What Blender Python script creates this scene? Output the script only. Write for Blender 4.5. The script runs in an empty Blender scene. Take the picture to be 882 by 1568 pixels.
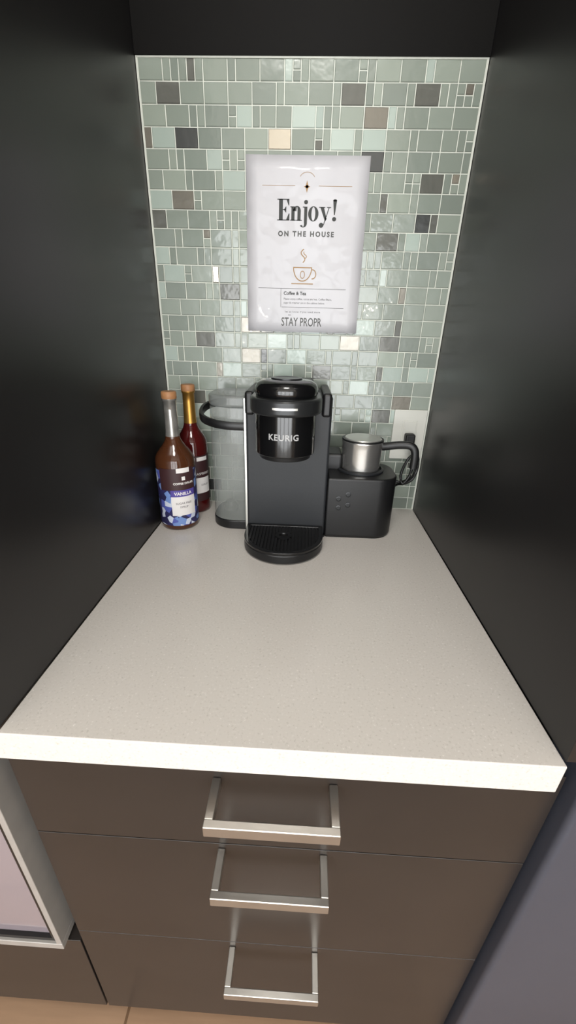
import bpy, math, random
from mathutils import Matrix, Vector
random.seed(23)
scn=bpy.context.scene
COL=scn.collection
try:
    scn.view_settings.view_transform='Standard'; scn.view_settings.look='None'
except Exception: pass
pi=math.pi
def lin(r,g,b):
    f=lambda c:(c/255/12.92 if c/255<=.04045 else ((c/255+.055)/1.055)**2.4)
    return (f(r),f(g),f(b),1)
# ---------------------------------------------------------------- materials
def mat(name,col,rough=.5,metal=0.,noise=None,bump=None,coat=0.,trans=0.,ior=1.45,spec=.5,coatr=.05,alpha=1.):
    m=bpy.data.materials.new(name); m.use_nodes=True; nt=m.node_tree; b=nt.nodes['Principled BSDF']
    b.inputs['Base Color'].default_value=col; b.inputs['Roughness'].default_value=rough
    b.inputs['Metallic'].default_value=metal; b.inputs['Coat Weight'].default_value=coat
    b.inputs['Coat Roughness'].default_value=coatr
    b.inputs['Transmission Weight'].default_value=trans; b.inputs['IOR'].default_value=ior
    b.inputs['Specular IOR Level'].default_value=spec; b.inputs['Alpha'].default_value=alpha
    tc=nt.nodes.new('ShaderNodeTexCoord')
    if noise:
        sc,amt=noise[:2]; det=noise[2] if len(noise)>2 else 3
        n=nt.nodes.new('ShaderNodeTexNoise'); n.inputs['Scale'].default_value=sc; n.inputs['Detail'].default_value=det
        nt.links.new(tc.outputs['Object'],n.inputs['Vector'])
        r=nt.nodes.new('ShaderNodeValToRGB')
        r.color_ramp.elements[0].position=.3; r.color_ramp.elements[1].position=.7
        r.color_ramp.elements[0].color=tuple(c*(1-amt) for c in col[:3])+(1,)
        r.color_ramp.elements[1].color=tuple(min(1,c*(1+amt)) for c in col[:3])+(1,)
        nt.links.new(n.outputs['Fac'],r.inputs['Fac']); nt.links.new(r.outputs['Color'],b.inputs['Base Color'])
    if bump:
        sc,st,di=bump
        n2=nt.nodes.new('ShaderNodeTexNoise'); n2.inputs['Scale'].default_value=sc; n2.inputs['Detail'].default_value=2
        nt.links.new(tc.outputs['Object'],n2.inputs['Vector'])
        bp=nt.nodes.new('ShaderNodeBump'); bp.inputs['Strength'].default_value=st; bp.inputs['Distance'].default_value=di
        nt.links.new(n2.outputs['Fac'],bp.inputs['Height']); nt.links.new(bp.outputs['Normal'],b.inputs['Normal'])
        if coat: nt.links.new(bp.outputs['Normal'],b.inputs['Coat Normal'])
    return m
M={}
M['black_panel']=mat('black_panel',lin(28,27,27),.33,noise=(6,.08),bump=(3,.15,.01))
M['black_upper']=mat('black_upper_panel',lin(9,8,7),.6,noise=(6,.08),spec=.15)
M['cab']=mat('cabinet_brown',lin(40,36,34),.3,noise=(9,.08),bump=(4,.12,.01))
M['cabdark']=mat('cabinet_dark',lin(22,20,18),.6)  # plain dark finish for carcasses, toe kicks and appliance bodies
M['wallwhite']=mat('painted_wall',lin(215,212,205),.8,noise=(3,.03))
M['ceil']=mat('ceiling_paint',lin(235,233,228),.8)
M['grout']=mat('grout',lin(206,209,199),.7,noise=(80,.05))
M['steel']=mat('brushed_steel',lin(222,220,216),.22,.92,noise=(30,.06))
M['frame']=mat('cooler_frame_steel',lin(172,169,165),.35,.35,noise=(30,.05))
M['nickel']=mat('satin_nickel',lin(190,187,181),.28,.92,noise=(30,.05))
M['fridge']=mat('fridge_steel',lin(74,78,90),.42,.35,noise=(3,.05))
M['coolglass']=mat('cooler_door_glass',lin(138,129,135),.12,0,coat=.5)
M['blk']=mat('black_plastic',lin(20,20,21),.38,noise=(200,.1))
M['blkm']=mat('black_matte_plastic',lin(29,31,34),.5,noise=(250,.08),bump=(900,.15,.0005))
M['blkg']=mat('black_gloss_plastic',lin(14,14,15),.16,coat=.4)
M['band']=mat('graphite_band',lin(52,53,54),.3,.6)
M['silver']=mat('silver_trim',lin(205,205,200),.3,.7)
M['text']=mat('logo_grey',lin(160,160,160),.4)
M['tank']=mat('smoked_tank',lin(158,162,158),.16,0,alpha=.42,coat=.4)
M['tanklid']=mat('smoked_tank_lid',lin(128,132,130),.25,0,alpha=.6,coat=.3)
M['cap']=mat('tan_cap',lin(160,114,76),.5,noise=(60,.15))
M['gold']=mat('gold_foil',lin(180,135,66),.35,.8,noise=(60,.1))
M['neck']=mat('clear_neck_glass',lin(130,128,124),.12,.4,coat=.6,noise=(50,.2))
M['amber']=mat('amber_syrup_glass',lin(96,56,34),.08,0,trans=.45,ior=1.33,coat=.5)
M['red']=mat('red_syrup_glass',lin(84,22,22),.08,0,trans=.3,ior=1.33,coat=.5)
M['lblwhite']=mat('label_white',lin(222,218,216),.5)
M['lblbrown']=mat('label_brown',lin(56,32,34),.5)
M['lblpurple']=mat('label_purple',lin(80,68,145),.45)
M['lbldark']=mat('label_ink',lin(60,50,60),.6)
M['paper']=mat('laminated_paper',lin(190,189,192),.55,0,coat=.22,coatr=.04,bump=(11,.8,.012))
M['ink']=mat('ink_dark',lin(46,48,46),.6)
M['inkl']=mat('ink_grey',lin(78,78,76),.6)
M['inkg']=mat('ink_gold',lin(152,120,78),.6)
M['plate']=mat('outlet_plastic',lin(200,200,192),.35)
M['cord']=mat('rubber_cord',lin(18,18,18),.45)
def mk_quartz():
    m=mat('quartz',lin(205,199,190),.2,spec=.5); nt=m.node_tree; b=nt.nodes['Principled BSDF']
    tc=nt.nodes.new('ShaderNodeTexCoord')
    n=nt.nodes.new('ShaderNodeTexNoise'); n.inputs['Scale'].default_value=330; n.inputs['Detail'].default_value=3
    r=nt.nodes.new('ShaderNodeValToRGB'); e=r.color_ramp.elements
    e[0].position=.28; e[0].color=lin(184,179,172); e[1].position=.40; e[1].color=lin(203,198,192)
    k=e.new(.62); k.color=lin(204,199,193); k=e.new(.74); k.color=lin(222,218,213)
    nt.links.new(tc.outputs['Object'],n.inputs['Vector']); nt.links.new(n.outputs['Fac'],r.inputs['Fac']); nt.links.new(r.outputs['Color'],b.inputs['Base Color'])
    return m
M['quartz']=mk_quartz()
def mk_tile():
    m=bpy.data.materials.new('glass_tile'); m.use_nodes=True; nt=m.node_tree; b=nt.nodes['Principled BSDF']
    a=nt.nodes.new('ShaderNodeVertexColor'); a.layer_name='Col'
    nt.links.new(a.outputs['Color'],b.inputs['Base Color'])
    nt.links.new(a.outputs['Alpha'],b.inputs['Metallic'])
    b.inputs['Roughness'].default_value=.2; b.inputs['Coat Weight'].default_value=.35; b.inputs['Coat Roughness'].default_value=.02
    tc=nt.nodes.new('ShaderNodeTexCoord'); n=nt.nodes.new('ShaderNodeTexNoise'); n.inputs['Scale'].default_value=45
    bp=nt.nodes.new('ShaderNodeBump'); bp.inputs['Strength'].default_value=.35; bp.inputs['Distance'].default_value=.002
    nt.links.new(tc.outputs['Object'],n.inputs['Vector']); nt.links.new(n.outputs['Fac'],bp.inputs['Height']); nt.links.new(bp.outputs['Normal'],b.inputs['Normal']); nt.links.new(bp.outputs['Normal'],b.inputs['Coat Normal'])
    return m
M['tile']=mk_tile()
def mk_leaf():
    m=mat('label_leaf',lin(60,60,130),.5); nt=m.node_tree; b=nt.nodes['Principled BSDF']
    tc=nt.nodes.new('ShaderNodeTexCoord'); v=nt.nodes.new('ShaderNodeTexVoronoi'); v.inputs['Scale'].default_value=75
    r=nt.nodes.new('ShaderNodeValToRGB'); r.color_ramp.interpolation='CONSTANT'; e=r.color_ramp.elements
    e[0].position=0; e[0].color=lin(44,42,86); e[1].position=.35; e[1].color=lin(80,90,165)
    k=e.new(.55); k.color=lin(195,202,218); k=e.new(.72); k.color=lin(110,138,192); k=e.new(.88); k.color=lin(40,38,74)
    s=nt.nodes.new('ShaderNodeSeparateColor')
    nt.links.new(tc.outputs['Object'],v.inputs['Vector']); nt.links.new(v.outputs['Color'],s.inputs[0]); nt.links.new(s.outputs[0],r.inputs['Fac']); nt.links.new(r.outputs['Color'],b.inputs['Base Color'])
    return m
M['leaf']=mk_leaf()
def mk_wood():
    m=mat('oak_planks',lin(186,150,116),.45); nt=m.node_tree; b=nt.nodes['Principled BSDF']
    tc=nt.nodes.new('ShaderNodeTexCoord'); br=nt.nodes.new('ShaderNodeTexBrick')
    br.inputs['Color1'].default_value=lin(186,154,126); br.inputs['Color2'].default_value=lin(168,135,107); br.inputs['Mortar'].default_value=lin(120,92,68)
    br.inputs['Scale'].default_value=1; br.inputs['Mortar Size'].default_value=.003; br.inputs['Brick Width'].default_value=1.2; br.inputs['Row Height'].default_value=.14
    mp=nt.nodes.new('ShaderNodeMapping'); mp.inputs['Scale'].default_value=(2,30,2)
    n=nt.nodes.new('ShaderNodeTexNoise'); n.inputs['Scale'].default_value=3; n.inputs['Detail'].default_value=6
    mx=nt.nodes.new('ShaderNodeMix'); mx.data_type='RGBA'; mx.blend_type='MULTIPLY'; mx.inputs[0].default_value=.35
    nt.links.new(tc.outputs['Object'],br.inputs['Vector']); nt.links.new(tc.outputs['Object'],mp.inputs['Vector']); nt.links.new(mp.outputs[0],n.inputs['Vector'])
    nt.links.new(br.outputs['Color'],mx.inputs[6]); nt.links.new(n.outputs['Fac'],mx.inputs[7]); nt.links.new(mx.outputs[2],b.inputs['Base Color'])
    return m
M['wood']=mk_wood()
# ---------------------------------------------------------------- mesh helpers
TOP=[]
def empty(name,loc):
    o=bpy.data.objects.new(name,None); o.empty_display_size=.05; o.location=loc; COL.objects.link(o); TOP.append(o); return o
def add(name,verts,faces,m,parent=None,bevel=0,seg=2,smooth=True,sharp=35):
    me=bpy.data.meshes.new(name); me.from_pydata([tuple(v) for v in verts],[],faces); me.materials.append(M[m] if isinstance(m,str) else m)
    me.validate(); me.update()
    if smooth:
        for p in me.polygons: p.use_smooth=True
        me.set_sharp_from_angle(angle=math.radians(sharp))
    o=bpy.data.objects.new(name,me); COL.objects.link(o)
    if parent is not None:
        o.parent=parent; o.matrix_parent_inverse=Matrix.Translation(-Vector(parent.location))
    else: TOP.append(o)
    if bevel:
        b=o.modifiers.new('b','BEVEL'); b.width=bevel; b.segments=seg; b.limit_method='ANGLE'; b.angle_limit=math.radians(sharp+3); b.harden_normals=True
    return o
def boxg(x0,x1,y0,y1,z0,z1):
    v=[(x,y,z) for z in (z0,z1) for y in (y0,y1) for x in (x0,x1)]
    f=[(0,2,3,1),(4,5,7,6),(0,1,5,4),(2,6,7,3),(0,4,6,2),(1,3,7,5)]
    return v,f
def box(name,x0,x1,y0,y1,z0,z1,m,parent=None,bevel=0,seg=2):
    v,f=boxg(x0,x1,y0,y1,z0,z1); return add(name,v,f,m,parent,bevel,seg)
def merge(parts):
    V=[];F=[]
    for v,f in parts:
        n=len(V); V+=list(v); F+=[tuple(i+n for i in q) for q in f]
    return V,F
def prismg(out,z0,z1):
    n=len(out)
    v=[(x,y,z0) for x,y in out]+[(x,y,z1) for x,y in out]
    f=[tuple(range(n))[::-1],tuple(range(n,2*n))]+[(i,(i+1)%n,n+(i+1)%n,n+i) for i in range(n)]
    return v,f
def prism(name,out,z0,z1,m,parent=None,bevel=0,seg=3):
    a=sum(out[i][0]*out[(i+1)%len(out)][1]-out[(i+1)%len(out)][0]*out[i][1] for i in range(len(out)))
    if a<0: out=out[::-1]
    v,f=prismg(out,z0,z1); return add(name,v,f,m,parent,bevel,seg)
def arc(cx,cy,r,a0,a1,n=10,ry=None):
    ry=ry or r
    return [(cx+r*math.cos(math.radians(a0+(a1-a0)*i/n)),cy+ry*math.sin(math.radians(a0+(a1-a0)*i/n))) for i in range(n+1)]
def rrect(x0,x1,y0,y1,r,n=8):
    if not isinstance(r,(tuple,list)): r=(r,)*4
    o=[]
    o+=arc(x0+r[0],y0+r[0],r[0],180,270,n); o+=arc(x1-r[1],y0+r[1],r[1],270,360,n)
    o+=arc(x1-r[2],y1-r[2],r[2],0,90,n); o+=arc(x0+r[3],y1-r[3],r[3],90,180,n)
    return o
def latheg(cx,cy,prof,n=48):
    V=[];F=[]
    for r,z in prof:
        for i in range(n):
            a=2*pi*i/n; V.append((cx+r*math.cos(a),cy+r*math.sin(a),z))
    k=len(prof)
    for j in range(k-1):
        for i in range(n):
            F.append((j*n+i,j*n+(i+1)%n,(j+1)*n+(i+1)%n,(j+1)*n+i))
    F.append(tuple(range(n))[::-1]); F.append(tuple(range((k-1)*n,k*n)))
    return V,F
def lathe(name,cx,cy,prof,m,parent=None,n=48,sharp=35):
    v,f=latheg(cx,cy,prof,n); return add(name,v,f,m,parent,0,2,True,sharp)
def patchg(cx,cy,r,a0,a1,z0,z1,n=16):
    V=[];F=[]
    for i in range(n+1):
        a=math.radians(a0+(a1-a0)*i/n)
        for z in (z0,z1): V.append((cx+r*math.cos(a),cy+r*math.sin(a),z))
    for i in range(n): F.append((2*i,2*i+2,2*i+3,2*i+1))
    return V,F
def patch(name,cx,cy,r,a0,a1,z0,z1,m,parent=None,n=16):
    v,f=patchg(cx,cy,r,a0,a1,z0,z1,n); return add(name,v,f,m,parent)
def catmull(pts,k=8):
    P=[Vector(p) for p in pts]; P=[P[0]*2-P[1]]+P+[P[-1]*2-P[-2]]; o=[]
    for i in range(1,len(P)-2):
        a,b,c,d=P[i-1:i+3]
        for j in range(k):
            t=j/k; o.append(.5*((2*b)+(-a+c)*t+(2*a-5*b+4*c-d)*t*t+(-a+3*b-3*c+d)*t**3))
    o.append(P[-2]); return o
def sweepg(path,w,h,n=12,up=Vector((0,0,1)),power=1.):
    V=[];F=[];N=len(path)
    for i,p in enumerate(path):
        t=(path[min(i+1,N-1)]-path[max(i-1,0)]).normalized()
        s=t.cross(up)
        if s.length<1e-4: s=Vector((1,0,0))
        s.normalize(); u=s.cross(t)
        for j in range(n):
            a=2*pi*j/n; ca,sa=math.cos(a),math.sin(a)
            ca=math.copysign(abs(ca)**power,ca); sa=math.copysign(abs(sa)**power,sa)
            V.append(p+s*ca*w+u*sa*h)
    for i in range(N-1):
        for j in range(n): F.append((i*n+j,i*n+(j+1)%n,(i+1)*n+(j+1)%n,(i+1)*n+j))
    F.append(tuple(range(n))[::-1]); F.append(tuple(range((N-1)*n,N*n)))
    return V,F
def sweep(name,pts,w,h,m,parent=None,n=12,k=8,up=Vector((0,0,1)),power=1.):
    v,f=sweepg(catmull(pts,k),w,h,n,up,power); return add(name,v,f,m,parent)
def textg(body,size,bold=0.,sx=1.,space=1.,align='CENTER'):
    c=bpy.data.curves.new('t','FONT'); c.body=body; c.size=size; c.offset=bold; c.align_x=align; c.space_character=space; c.resolution_u=3
    o=bpy.data.objects.new('t',c); COL.objects.link(o); bpy.context.view_layer.update()
    me=bpy.data.meshes.new_from_object(o.evaluated_get(bpy.context.evaluated_depsgraph_get()))
    V=[(v.co.x*sx,v.co.y) for v in me.vertices]; F=[tuple(p.vertices) for p in me.polygons]
    bpy.data.objects.remove(o); bpy.data.meshes.remove(me); return V,F
def text_cyl(name,body,cx,cy,r,adeg,z,size,m,parent,**k):
    V,F=textg(body,size,**k); o=[]
    for a,b in V:
        t=math.radians(adeg)+a/r; o.append((cx+r*math.cos(t),cy+r*math.sin(t),z+b))
    return add(name,o,F,m,parent,smooth=False)
# ---------------------------------------------------------------- dims
W=.60; D=.6555; H=.8245; ZC=1.55; FL=-.90; FC=-.635
# room shell
box('floor',-2.5,2.5,-3.6,.1,FL-.05,FL,'wood')
box('ceiling',-2.5,2.5,-3.6,.1,ZC,ZC+.05,'ceil')
box('wall_back',-2.5,2.5,.0,.1,FL,ZC,'wallwhite')
box('wall_side_left',-2.6,-2.5,-3.6,.1,FL,ZC,'wallwhite')
box('wall_side_right',2.5,2.6,-3.6,.1,FL,ZC,'wallwhite')
wx0,wx1,wz0,wz1=-1.5,1.9,-.75,1.3
v,f=merge([boxg(-2.5,wx0,-3.6,-3.5,FL,ZC),boxg(wx1,2.5,-3.6,-3.5,FL,ZC),boxg(wx0,wx1,-3.6,-3.5,FL,wz0),boxg(wx0,wx1,-3.6,-3.5,wz1,ZC)])
add('wall_front',v,f,'wallwhite')
fr=[boxg(wx0,wx1,-3.58,-3.49,wz0,wz0+.06),boxg(wx0,wx1,-3.58,-3.49,wz1-.06,wz1),boxg(wx0,wx0+.06,-3.58,-3.49,wz0,wz1),boxg(wx1-.06,wx1,-3.58,-3.49,wz0,wz1)]
for xm in (-.7,.15,1.05): fr.append(boxg(xm-.05,xm+.05,-3.57,-3.5,wz0,wz1))
fr.append(boxg(wx0,wx1,-3.57,-3.5,.0,.08))
v,f=merge(fr); add('window_1',v,f,'plate')
# niche panels
box('wall_left',-.022,0,-.65,-.0005,.0,ZC,'black_panel',bevel=.001)
box('wall_right',W,W+.022,-.65,-.0005,.0,ZC,'black_panel',bevel=.001)
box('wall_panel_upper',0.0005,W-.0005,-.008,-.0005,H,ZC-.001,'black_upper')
# ---------------------------------------------------------------- mosaic
def mosaic():
    nx,nz=42,54; ux=(W-.006)/nx; uz=(H-.002)/nz
    P=[]
    for r in range(0,nz,2):
        c=0; prev=None
        while c<nx:
            free=nx-c
            op=[('a',3,56),('b',1,32),('c',1,7),('d',2,4),('e',3,1)]
            if prev=='b': op[1]=('b',1,15)
            if c==0 and (r//2)%2: op=[('b',1,50),('d',2,40)]
            op=[o for o in op if o[1]<=free]
            t,w,_=random.choices(op,[o[2] for o in op])[0]
            if t in 'abd': P.append((c,r,w,2))
            else: P.append((c,r,w,1)); P.append((c,r+1,w,1))
            prev=t; c+=w
    pal=[((132,141,131),0,44),((124,133,124),0,32),((142,151,140),0,18),((160,173,164),0,8),((174,186,177),0,2),((92,93,87),.1,5.5),((68,70,69),.2,1.5),((128,124,114),.4,3),((190,183,168),.8,1)]
    V=[];F=[];C=[]; g=.0009
    for c,r,w,h in P:
        x0=.003+c*ux+g; x1=.003+(c+w)*ux-g; z0=.001+r*uz+g; z1=.001+(r+h)*uz-g
        t=.0042+random.uniform(-.0003,.0004); b=.0009
        tx=random.gauss(0,.014); tz=random.gauss(0,.014); cx=(x0+x1)/2; cz=(z0+z1)/2
        n=len(V)
        for (x,z) in ((x0,z0),(x1,z0),(x1,z1),(x0,z1)): V.append((x,-.001,z))
        for (x,z) in ((x0,z0),(x1,z0),(x1,z1),(x0,z1)): V.append((x,-(t-.0007)-tx*(x-cx)-tz*(z-cz),z))
        for (x,z) in ((x0+b,z0+b),(x1-b,z0+b),(x1-b,z1-b),(x0+b,z1-b)): V.append((x,-t-tx*(x-cx)-tz*(z-cz),z))
        fs=[]
        for k in (0,4):
            for i in range(4): fs.append((n+k+i,n+k+(i+1)%4,n+k+4+(i+1)%4,n+k+4+i))
        fs.append((n+8,n+9,n+10,n+11)); F+=fs
        q=random.choices(pal,[p[2] for p in pal])[0]; j=random.uniform(.96,1.04)
        cc=lin(*[min(255,a*j) for a in q[0]]); C+=[(cc[0],cc[1],cc[2],q[1])]*len(fs)
    me=bpy.data.meshes.new('mosaic_tiles'); me.from_pydata(V,[],F); me.update(); me.materials.append(M['tile'])
    ca=me.color_attributes.new('Col','FLOAT_COLOR','CORNER')
    for p in me.polygons:
        for li in p.loop_indices: ca.data[li].color=C[p.index]
    return me
bs=empty('mosaic_backsplash',(W/2,-.002,0))
box('grout_bed',.0008,W-.0008,-.0028,-.0004,.0003,H-.0003,'grout',bs)
o=bpy.data.objects.new('mosaic_tiles',mosaic()); COL.objects.link(o); o.parent=bs; o.matrix_parent_inverse=Matrix.Translation(-Vector(bs.location))
v,f=merge([boxg(.0008,.0045,-.005,-.0006,.0003,H),boxg(W-.0045,W-.0008,-.005,-.0006,.0003,H),boxg(.001,W-.001,-.0052,-.0006,H-.0025,H)])
add('caulk_bead',v,f,'grout',bs)
# ---------------------------------------------------------------- counter + cabinet
ct=empty('countertop',(W/2,-D/2,-.021))
v,f=prismg([(.0008,-.0008),(.0008,-.6505),(-.0235,-.6505),(-.0235,-D),(W-.0008,-D),(W-.0008,-.0008)],-.042,0)
add('slab',v,f,'quartz',ct,.0015)
box('slab_side_run',-.64,-.0236,-D,-.0008,-.042,-.0002,'quartz',ct)
cb=empty('drawer_cabinet',(W/2,-.32,FL))
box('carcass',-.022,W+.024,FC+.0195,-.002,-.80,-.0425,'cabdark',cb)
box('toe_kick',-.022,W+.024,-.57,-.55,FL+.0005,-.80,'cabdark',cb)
for i,(a,b) in enumerate([(-.2230,-.047),(-.5067,-.2248),(-.82,-.5078)]):
    box('drawer_front_%d'%(i+1),-.0215,W+.0245,FC,FC+.019,a,b,'cab',cb,.0007)
for i,(z,x0,x1) in enumerate([(-.093,.2245,.3725),(-.243,.2235,.370),(-.531,.2285,.3735)]):
    yo=-.688; h=.0085
    parts=[boxg(x0,x1,yo,yo+.009,z-h,z+h),boxg(x0,x0+.010,yo+.0085,FC,z-h,z+h),boxg(x1-.010,x1,yo+.0085,FC,z-h,z+h)]
    v,f=merge(parts); add('handle_%d'%(i+1),v,f,'nickel',cb,.0012)
# cooler on the left
wc=empty('beverage_cooler',(-.33,-.3,-.3))
box('cooler_body',-.625,-.03,-.60,-.01,-.54,-.046,'cabdark',wc)
v,f=merge([boxg(-.622,-.042,-.65,-.602,-.533,-.517),boxg(-.622,-.042,-.65,-.602,-.085,-.05),boxg(-.051,-.042,-.65,-.602,-.517,-.085),boxg(-.622,-.602,-.65,-.602,-.517,-.085)])
add('door_frame',v,f,'frame',wc,.0012)
v,f=merge([boxg(-.6015,-.0515,-.646,-.612,-.5165,-.508),boxg(-.059,-.0515,-.646,-.612,-.508,-.086)]); add('door_gasket',v,f,'blk',wc)
box('door_glass',-.6015,-.0595,-.64,-.61,-.5075,-.0855,'coolglass',wc)
box('cooler_handle',-.60,-.58,-.69,-.675,-.45,-.12,'steel',wc,.004)
for z in (-.42,-.15): box('handle_post',-.596,-.584,-.676,-.648,z-.006,z+.006,'steel',wc)
lc=empty('base_panel',(-.33,-.3,FL))
box('panel_front',-.625,-.0255,FC,FC+.02,-.82,-.546,'cab',lc,.001)
box('panel_carcass',-.625,-.0255,FC+.0205,-.01,-.80,-.546,'cabdark',lc)
box('panel_toe_kick',-.625,-.0255,-.57,-.55,FL+.0005,-.80,'cabdark',lc)
# refrigerator on the right
rf=empty('refrigerator',(.98,-.3,FL))
box('fridge_body',.632,1.36,-.585,-.01,FL+.001,.95,'cabdark',rf,.004)
box('fridge_door',.630,1.36,-.655,-.587,FL+.03,.25,'fridge',rf,.008)
box('freezer_door',.630,1.36,-.655,-.587,.258,.95,'fridge',rf,.008)
for a,b in ((-.35,.2),(.3,.75)):
    box('fridge_handle',1.29,1.31,-.71,-.695,a,b,'steel',rf,.005)
    for z in (a+.04,b-.04): box('handle_post',1.294,1.306,-.696,-.653,z-.008,z+.008,'steel',rf)
# ---------------------------------------------------------------- sign
sg=empty('paper_sign',(.3,-.007,.547))
sx0,sx1,sz0,sz1=.189,.417,.401,.694; sy=-.0070
nx,nz=10,12; V=[];F=[]
def sgy(x,z):
    u=(x-sx0)/(sx1-sx0); w=(z-sz0)/(sz1-sz0)
    return sy-.004*max(0,(1-w)-.5)**2*4*(.3+u)
for j in range(nz+1):
    for i in range(nx+1):
        x=sx0+(sx1-sx0)*i/nx; z=sz0+(sz1-sz0)*j/nz; V.append((x,sgy(x,z),z))
for j in range(nz):
    for i in range(nx):
        a=j*(nx+1)+i; F.append((a,a+1,a+nx+2,a+nx+1))
o=add('sheet',V,F,'paper',sg); s=o.modifiers.new('s','SOLIDIFY'); s.thickness=.0006; s.offset=0
SC=(sx0+sx1)/2; 
def on(name,V,F,m,dz=.0006):
    return add(name,[(x,sgy(x,z)-dz,z) for x,z in V],F,m,sg,smooth=False)
def rect(x0,x1,z0,z1): return [(x0,z0),(x1,z0),(x1,z1),(x0,z1)],[(0,1,2,3)]
def ring(cx,cz,rx,rz,ix,iz,a0=0,a1=360,n=28,icx=0,icz=0):
    V=[];F=[]
    for i in range(n+1):
        a=math.radians(a0+(a1-a0)*i/n); V+= [(cx+rx*math.cos(a),cz+rz*math.sin(a)),(cx+icx+ix*math.cos(a),cz+icz+iz*math.sin(a))]
    for i in range(n): F.append((2*i,2*i+2,2*i+3,2*i+1))
    return V,F
def poly(*p): return list(p),[tuple(range(len(p)))]
def word():
    L=[]
    def put(parts,dx):
        for V,F in parts: L.append(([(a+dx,b) for a,b in V],F))
    put([rect(.09,.29,0,1),rect(0,.62,.96,1),rect(0,.64,0,.04),rect(.29,.44,.49,.53),poly((.62,1),(.48,.96),(.585,.7),(.62,.7)),poly((.64,0),(.64,.33),(.6,.33),(.47,.04)),poly((.47,.37),(.47,.65),(.44,.65),(.36,.53),(.36,.49),(.44,.37))],0)
    put([rect(.06,.23,0,.66),rect(0,.1,.62,.66),rect(0,.3,0,.035),rect(.38,.55,0,.45),rect(.32,.62,0,.035),ring(.35,.45,.2,.24,.03,.19,0,180,16)],.68)
    put([rect(.10,.26,-.12,.66),rect(.02,.12,.62,.66),ring(.06,-.12,.2,.2,.05,.165,-150,0,14),ring(.18,.87,.1,.1,.0,.0)],1.31)
    put([ring(.27,.33,.27,.355,.1,.32)],1.62)
    put([poly((.06,.64),(.25,.64),(.42,.1),(.34,-.02)),poly((.5,.64),(.545,.64),(.28,-.2),(.235,-.2)),rect(0,.32,.62,.66),rect(.4,.62,.62,.66),ring(.14,-.2,.12,.12,.0,.0)],2.18)
    put([poly((.03,.98),(.23,.98),(.155,.3),(.105,.3)),ring(.13,.1,.105,.105,0,0),ring(.13,.97,.1,.05,0,0)],2.86)
    return merge(L),3.13
(wv,wf),wl=word(); s=.0365
wx=SC-wl*s/2+.002
on('print_enjoy',[(wx+a*s,.5955+b*.0335) for a,b in wv],wf,'ink')
def st(name,body,cx,z,size,m,**k):
    V,F=textg(body,size,**k); return on(name,[(cx+a,z+b) for a,b in V],F,m)
st('print_line_2','ON THE HOUSE',SC+.001,.5705,.0115,'inkl',bold=.0005,space=1.4)
parts=[rect(sx0+.03,SC-.022,.6488,.6495),rect(SC+.022,sx1-.03,.6488,.6495)]
v,f=merge(parts); on('print_rules',v,f,'inkg')
v,f=merge([poly((SC,.6385),(SC+.003,.648),(SC,.6575),(SC-.003,.648)),poly((SC-.006,.648),(SC,.6455),(SC+.006,.648),(SC,.6505)),ring(SC,.656,.016,.014,.0152,.0132,30,150,14)]); on('print_star',v,f,'inkg')
cx,cz=SC-.003,.506
v,f=merge([ring(cx,cz+.012,.019,.024,.0172,.0222,180,360,20),rect(cx-.019,cx+.019,cz+.0115,cz+.0132),ring(cx+.02,cz+.001,.0078,.0088,.006,.007,-100,100,14),rect(cx-.022,cx+.022,cz-.0167,cz-.015),ring(cx,cz,.005,.007,.0036,.0056)])
on('print_cup',v,f,'inkg')
def stroke(pts,w):
    V=[];F=[]
    for i,(a,b) in enumerate(pts):
        p=pts[max(0,i-1)]; q=pts[min(len(pts)-1,i+1)]; dx,dz=q[0]-p[0],q[1]-p[1]; l=math.hypot(dx,dz) or 1
        V+=[(a-dz/l*w,b+dx/l*w),(a+dz/l*w,b-dx/l*w)]
    for i in range(len(pts)-1): F.append((2*i,2*i+1,2*i+3,2*i+2))
    return V,F
v,f=merge([stroke([(cx+.004*math.sin(t*.55),.527+t*.0019) for t in range(13)],.0009),stroke([(cx+.004+.003*math.sin(t*.7),.534+t*.0014) for t in range(9)],.0007)])
on('print_steam',v,f,'inkg')
dz_=.0075
v,f=merge([rect(sx0+.022,sx1-.028,.4735+dz_,.4742+dz_),rect(sx0+.07,sx1-.03,.4395+dz_,.4402+dz_),rect(sx0+.068,sx0+.0687,.4395+dz_,.4735+dz_),rect(SC-.03,SC-.024,.4325,.4335)]); on('print_rules_lower',v,f,'inkl')
st('print_heading','Coffee & Tea',sx0+.074,.4625+dz_,.0085,'ink',bold=.0002,align='LEFT')
st('print_small_1','Please enjoy coffee, cocoa and tea. Coffee filters,',sx0+.074,.4535+dz_,.0050,'inkl',align='LEFT')
st('print_small_2','sugar & creamer are in the cabinet below.',sx0+.074,.4465+dz_,.0050,'inkl',align='LEFT')
st('print_small_3','let us know if you need more',SC,.4375,.0050,'inkl',space=1.2)
st('print_logo','STAY PROPR',SC-.002,.4125,.0225,'inkl',sx=.66,bold=.0002)
# ---------------------------------------------------------------- outlet
ol=empty('wall_outlet',(.563,-.006,.19))
box('cover_plate',.521,.5955,-.0095,-.0045,.132,.247,'plate',ol,.002,3)
box('rocker_frame',.542,.5755,-.0105,-.009,.156,.223,'plate',ol,.001)
box('receptacle_face',.5445,.573,-.0122,-.0104,.1585,.2205,'plate',ol,.0015)
v,f=merge([boxg(.557,.5605,-.0125,-.0121,.188,.192)])
add('receptacle_button',v,f,'inkl',ol)
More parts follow.
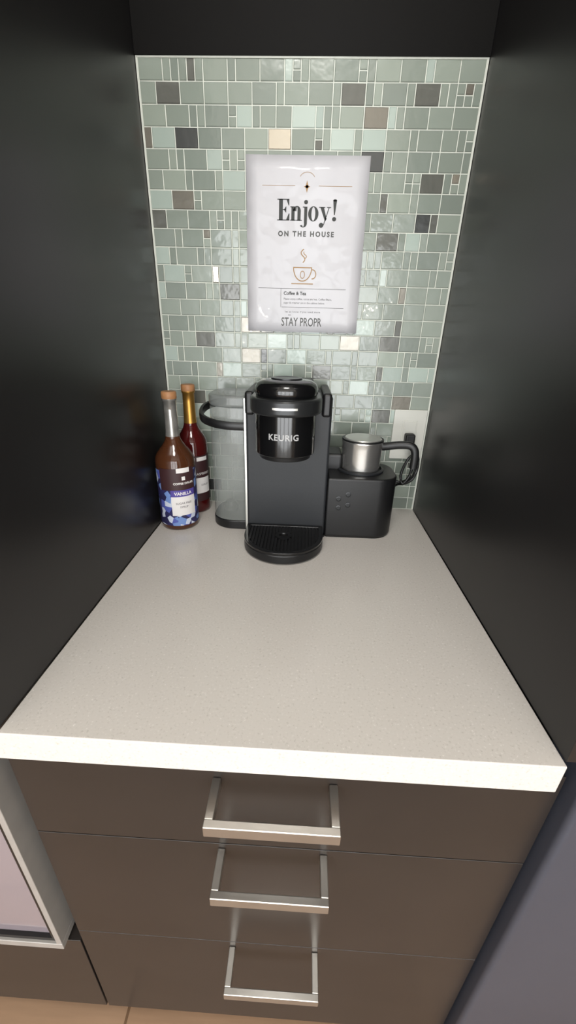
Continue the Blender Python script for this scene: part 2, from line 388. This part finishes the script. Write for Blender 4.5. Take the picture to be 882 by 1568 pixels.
# ---------------------------------------------------------------- coffee maker
k=empty('coffee_maker',(.3,-.12,0))
X0,X1=.203,.368
prism('main_body',rrect(X0,X1,-.173,-.03,(.006,.006,.02,.02)),.004,.292,'blkm',k,.004)
prism('body_foot',rrect(X0+.002,X1+.002,-.175,-.028,(.006,.006,.02,.02)),.0,.0045,'blk',k)
box('silver_edge',X0-.0035,X0+.0015,-.1715,-.1665,.012,.285,'silver',k,.001)
CX,CY=.2825,-.214
def stad(r,yb,cy=CY,cx=CX): return [(cx-r,yb)]+arc(cx,cy,r,180,360,32)+[(cx+r,yb)]
prism('brew_head',stad(.0545,-.12),.198,.272,'blkg',k,.003)
lathe('brew_head_skirt',CX,CY,[(.040,.190),(.047,.190),(.049,.199),(.049,.202)],'blk',k)
prism('handle_band',stad(.0640,-.15),.270,.298,'band',k,.006,4)
patch('handle_slot',CX,CY,.0643,-108,-70,.2825,.2860,'silver',k)
for s_,nm in ((-1,'l'),(1,'r')):
    x=CX+s_*.0725+.002
    prism('shoulder_'+nm,rrect(x-.009,x+.009,-.180,-.03,(.006,.006,.006,.006)),.255,.299,'blk',k,.006,4)
lathe('lid_dome',CX,CY+.006,[(.0535,.297),(.0555,.303),(.0555,.311),(.052,.3185),(.044,.3235),(.030,.3255),(.012,.3262)],'blkg',k,64,60)
lathe('lid_ring',CX,CY+.006,[(.021,.3255),(.0275,.3255),(.0275,.3272),(.026,.3278),(.0225,.3278),(.021,.3272)],'band',k,48)
prism('lid_rear',stad(.05,-.04,CY+.02),.296,.313,'blk',k,.006,4)
text_cyl('logo',"KEURIG",CX,CY,.0549,-91,.2305,.0145,'text',k,bold=.0004,space=1.12)
TC=(.2835,-.218)
tray=[(TC[0]-.0795,-.17)]+arc(TC[0],TC[1],.0795,180,360,36)+[(TC[0]+.0795,-.17)]
prism('drip_tray',tray,.002,.022,'blk',k,.004,3)
rim_o=[(TC[0]-.0795,-.176)]+arc(TC[0],TC[1],.0795,180,360,36)+[(TC[0]+.0795,-.176)]
rim_i=[(TC[0]-.071,-.182)]+arc(TC[0],TC[1],.071,180,360,36)+[(TC[0]+.071,-.182)]
n=len(rim_o); V=[(x,y,z) for z in (.021,.0265) for o_ in (rim_o,rim_i) for x,y in o_]; F=[]
for i in range(n):
    j=(i+1)%n
    F+=[(2*n+i,2*n+j,3*n+j,3*n+i),(i,j,2*n+j,2*n+i),(n+j,n+i,3*n+i,3*n+j),(i,n+i,n+j,j)]
add('tray_rim',V,F,'blkg',k,.001)
sl=[]
for i in range(-10,11):
    x=TC[0]+i*.0066; r=.070
    L_=math.sqrt(max(0,r*r-(x-TC[0])**2))
    if L_>.01:
        if abs(x-TC[0])<.017:
            h_=math.sqrt(.017**2-(x-TC[0])**2); yc=-.222
            sl.append(boxg(x-.0018,x+.0018,TC[1]-L_,yc-h_,.022,.0252)); sl.append(boxg(x-.0018,x+.0018,yc+h_,-.182,.022,.0252))
        else: sl.append(boxg(x-.0018,x+.0018,TC[1]-L_,-.182,.022,.0252))
v,f=merge(sl); add('tray_slats',v,f,'blk',k,smooth=False)
lathe('tray_hub',TC[0],-.222,[(.016,.022),(.016,.0256),(.009,.0262),(.008,.0235),(.001,.0235)],'blk',k)
# water tank
tk=rrect(.121,.2005,-.153,-.036,(.046,.006,.006,.036),10)
def inset(o,d):
    cx=sum(p[0] for p in o)/len(o); cy=sum(p[1] for p in o)/len(o); r=[]
    for x,y in o:
        l=math.hypot(x-cx,y-cy); r.append((x-(x-cx)/l*d,y-(y-cy)/l*d))
    return r
prism('tank_base',inset(tk,-.001),.0,.021,'blk',k,.003)
def shell(name,o,z0,z1,m,par):
    n=len(o)
    V=[(x,y,z0) for x,y in o]+[(x,y,z1) for x,y in o]; F=[]
    for a in range(n):
        b=(a+1)%n; F+=[(a,b,n+b,n+a)]
    return add(name,V,F,m,par)
shell('tank_wall',tk,.0215,.262,'tank',k)
prism('tank_lid',inset(tk,-.0012),.2625,.286,'tanklid',k,.006,4)
lathe('tank_valve',.155,-.095,[(.017,.024),(.017,.036),(.010,.044),(.004,.044)],'blk',k)
sweep('tank_strap',[(.2,-.166,.230),(.165,-.166,.231),(.135,-.158,.234),(.112,-.138,.239),(.103,-.108,.246),(.106,-.075,.252),(.122,-.05,.256),(.14,-.036,.258)],.0045,.0080,'blk',k,12,8,power=.6)
# frother station
fb=rrect(.3685,.514,-.174,-.045,(.004,.042,.05,.01),12)
prism('frother_base',fb,.003,.134,'blk',k,.006,4)
prism('frother_foot',inset(fb,.003),.0,.0035,'blkg',k)
JX,JY=.441,-.104
lathe('jug_cradle',JX,JY,[(.050,.132),(.050,.137),(.045,.139),(.044,.1335)],'blkm',k)
box('cradle_back',.3665,.400,-.115,-.05,.13,.168,'blk',k,.006,3)
lathe('frother_jug',JX,JY,[(.0385,.1345),(.0405,.137),(.0410,.15),(.0425,.185),(.0435,.195),(.0440,.197),(.0435,.1985)],'steel',k,64)
lathe('jug_collar',JX,JY,[(.0432,.197),(.0436,.1995),(.0425,.2015),(.0395,.2015)],'blk',k,64)
lathe('jug_lid',JX,JY,[(.0395,.2005),(.037,.2035),(.026,.2045),(.008,.2045)],'silver',k,64)
sweep('jug_handle',[(.481,-.110,.186),(.495,-.114,.189),(.517,-.118,.193),(.536,-.122,.193),(.5455,-.124,.185),(.5485,-.125,.168),(.5485,-.125,.146)],.008,.0075,'blk',k,14,8,up=Vector((0,1,0)),power=.7)
bt=[]
for i,(x,z) in enumerate([(.393,.090),(.412,.100),(.413,.077),(.394,.070)]):
    n=20; V=[];F=[]
    for r,y in ((.0055,-.1735),(.0055,-.1752),(.0043,-.1755),(.0040,-.1748)):
        for a in range(n): V.append((x+r*math.cos(2*pi*a/n),y,z+r*math.sin(2*pi*a/n)))
    for j in range(3):
        for a in range(n): F.append((j*n+a,j*n+(a+1)%n,(j+1)*n+(a+1)%n,(j+1)*n+a))
    F.append(tuple(range(3*n,4*n))); bt.append((V,F))
v,f=merge(bt); add('buttons',v,f,'band',k)
# cord
pc=empty('power_cord',(.55,-.03,.1))
v,f=boxg(.548,.570,-.034,-.0126,.172,.196); add('plug',v,f,'cord',pc,.004,3)
sweep('cord_loop',[(.560,-.030,.178),(.568,-.045,.150),(.566,-.05,.11),(.552,-.05,.085),(.546,-.045,.105),(.558,-.04,.14),(.574,-.045,.155),(.580,-.05,.13),(.572,-.055,.10),(.556,-.05,.085),(.54,-.035,.075),(.525,-.025,.05),(.51,-.02,.004)],.0032,.0032,'cord',pc,10,8)
sweep('cord_strand',[(.566,-.028,.17),(.578,-.04,.14),(.575,-.045,.105),(.562,-.04,.09),(.545,-.04,.085),(.52,-.035,.09)],.003,.003,'cord',pc,10,8)
# ---------------------------------------------------------------- bottles
def bottle(name,cx,cy,r,h,liq,neckm,capm,zs,zn):
    b=empty(name,(cx,cy,0)); rn=.0135
    prof=[(r*.86,.0),(r*.97,.003),(r,.008),(r,zs)]
    for t in range(1,9):
        u=t/8; prof.append((r+(rn+.001-r)*(u*u*(3-2*u)),zs+(zn-zs)*u*(1.0)))
    lathe('glass_body',cx,cy,prof,liq,b,48,60)
    lathe('neck',cx,cy,[(rn+.001,zn-.0005),(rn,zn+.01),(rn-.0008,h-.035),(rn-.0005,h-.018),(rn+.001,h-.017),(rn+.001,h-.0135)],neckm,b,32,60)
    lathe('cap',cx,cy,[(rn+.0005,h-.0145),(rn+.0014,h-.013),(rn+.0014,h-.002),(rn,h)],capm,b,32)
    return b
b1=bottle('syrup_bottle',.046,-.134,.0405,.288,'amber','neck','cap',.150,.200)
cx,cy,r=.046,-.134,.0405
patch('label_wrap',cx,cy,r+.0004,-200,20,.012,.135,'leaf',b1,40)
patch('label_brown',cx,cy,r+.0007,-125,-15,.093,.140,'lblbrown',b1,24)
patch('label_tag',cx,cy,r+.0010,-72,-33,.131,.141,'lblwhite',b1)
patch('label_purple',cx,cy,r+.0010,-93,-20,.079,.0935,'lblpurple',b1,20)
patch('label_box',cx,cy,r+.0010,-93,-20,.036,.079,'lblwhite',b1,20)
text_cyl('label_text_1','VANILLA',cx,cy,r+.0014,-57,.0828,.0095,'lblwhite',b1,bold=.0003)
text_cyl('label_text_2','SUGAR FREE',cx,cy,r+.0014,-57,.062,.0062,'lbldark',b1)
text_cyl('label_text_3','SYRUP',cx,cy,r+.0014,-57,.0535,.0062,'lbldark',b1)
text_cyl('label_text_4','COFFEE SYRUPS',cx,cy,r+.0014,-53,.106,.0062,'lblwhite',b1,bold=.0002)
v,f=patchg(cx,cy,r+.0012,-58,-48,.115,.123); add('label_heart',v,f,'lblwhite',b1)
b2=bottle('syrup_bottle.001',.0600,-.047,.034,.292,'red','gold','cap',.165,.21)
cx,cy,r=.0600,-.047,.034
patch('label_wrap',cx,cy,r+.0004,-200,20,.03,.14,'lblbrown',b2,40)
patch('label_box',cx,cy,r+.0008,-80,-8,.05,.088,'lblwhite',b2,20)
patch('label_tag',cx,cy,r+.0008,-62,-15,.128,.137,'lblwhite',b2)
text_cyl('label_text_1','RASPBERRY',cx,cy,r+.0012,-40,.095,.008,'lblwhite',b2)
text_cyl('label_text_2','SYRUP',cx,cy,r+.0012,-35,.068,.0065,'lbldark',b2)
# ---------------------------------------------------------------- lift scene so floor = 0
Z0=.90
for o in TOP: o.location.z+=Z0
# camera
q=[0.3149,-0.9269,0.3959,-0.4242,-0.0334,0.0275,602.098]
p_,y_,r_=q[3:6]
Fw=Vector((math.sin(y_)*math.cos(p_),math.cos(y_)*math.cos(p_),math.sin(p_))); R=Vector((math.cos(y_),-math.sin(y_),0)); U=R.cross(Fw)
R2=math.cos(r_)*R+math.sin(r_)*U; U2=-math.sin(r_)*R+math.cos(r_)*U
cam=bpy.data.cameras.new('camera'); co=bpy.data.objects.new('camera',cam); COL.objects.link(co)
mt=Matrix((( R2.x,U2.x,-Fw.x,q[0]),(R2.y,U2.y,-Fw.y,q[1]),(R2.z,U2.z,-Fw.z,q[2]+Z0),(0,0,0,1)))
co.matrix_world=mt; cam.sensor_fit='VERTICAL'; cam.sensor_height=36; cam.lens=36*q[6]/1568; cam.clip_start=.02
scn.camera=co
# lights
def area(name,loc,rot,sx,sy,pw,col):
    l=bpy.data.lights.new(name,'AREA'); l.shape='RECTANGLE'; l.size=sx; l.size_y=sy; l.energy=pw; l.color=col
    o=bpy.data.objects.new(name,l); o.location=loc; o.rotation_euler=rot; COL.objects.link(o); return o
area('window_daylight',((wx0+wx1)/2,-3.62,(wz0+wz1)/2+Z0),(pi/2,0,0),wx1-wx0,wz1-wz0,165,(.975,.99,1))
area('ceiling_fill',(.3,-1.08,ZC-.02+Z0),(0,0,0),.35,.35,11,(1,.97,.92))  # added fill light without a fixture, brightens counter and niche
for i,(x,y,z,e) in enumerate([(-.05,-2.6,.42,5),(.95,-2.9,.62,4)]):  # added point lights, only to put warm glints on the tiles
    l=bpy.data.lights.new('glint_light','POINT'); l.energy=e; l.shadow_soft_size=.045; l.color=(1,.92,.8)
    o=bpy.data.objects.new('glint_light',l); o.location=(x,y,z+Z0); COL.objects.link(o)
w=bpy.data.worlds.new('world'); scn.world=w; w.use_nodes=True
w.node_tree.nodes['Background'].inputs[0].default_value=(.9,.95,1,1); w.node_tree.nodes['Background'].inputs[1].default_value=1.0
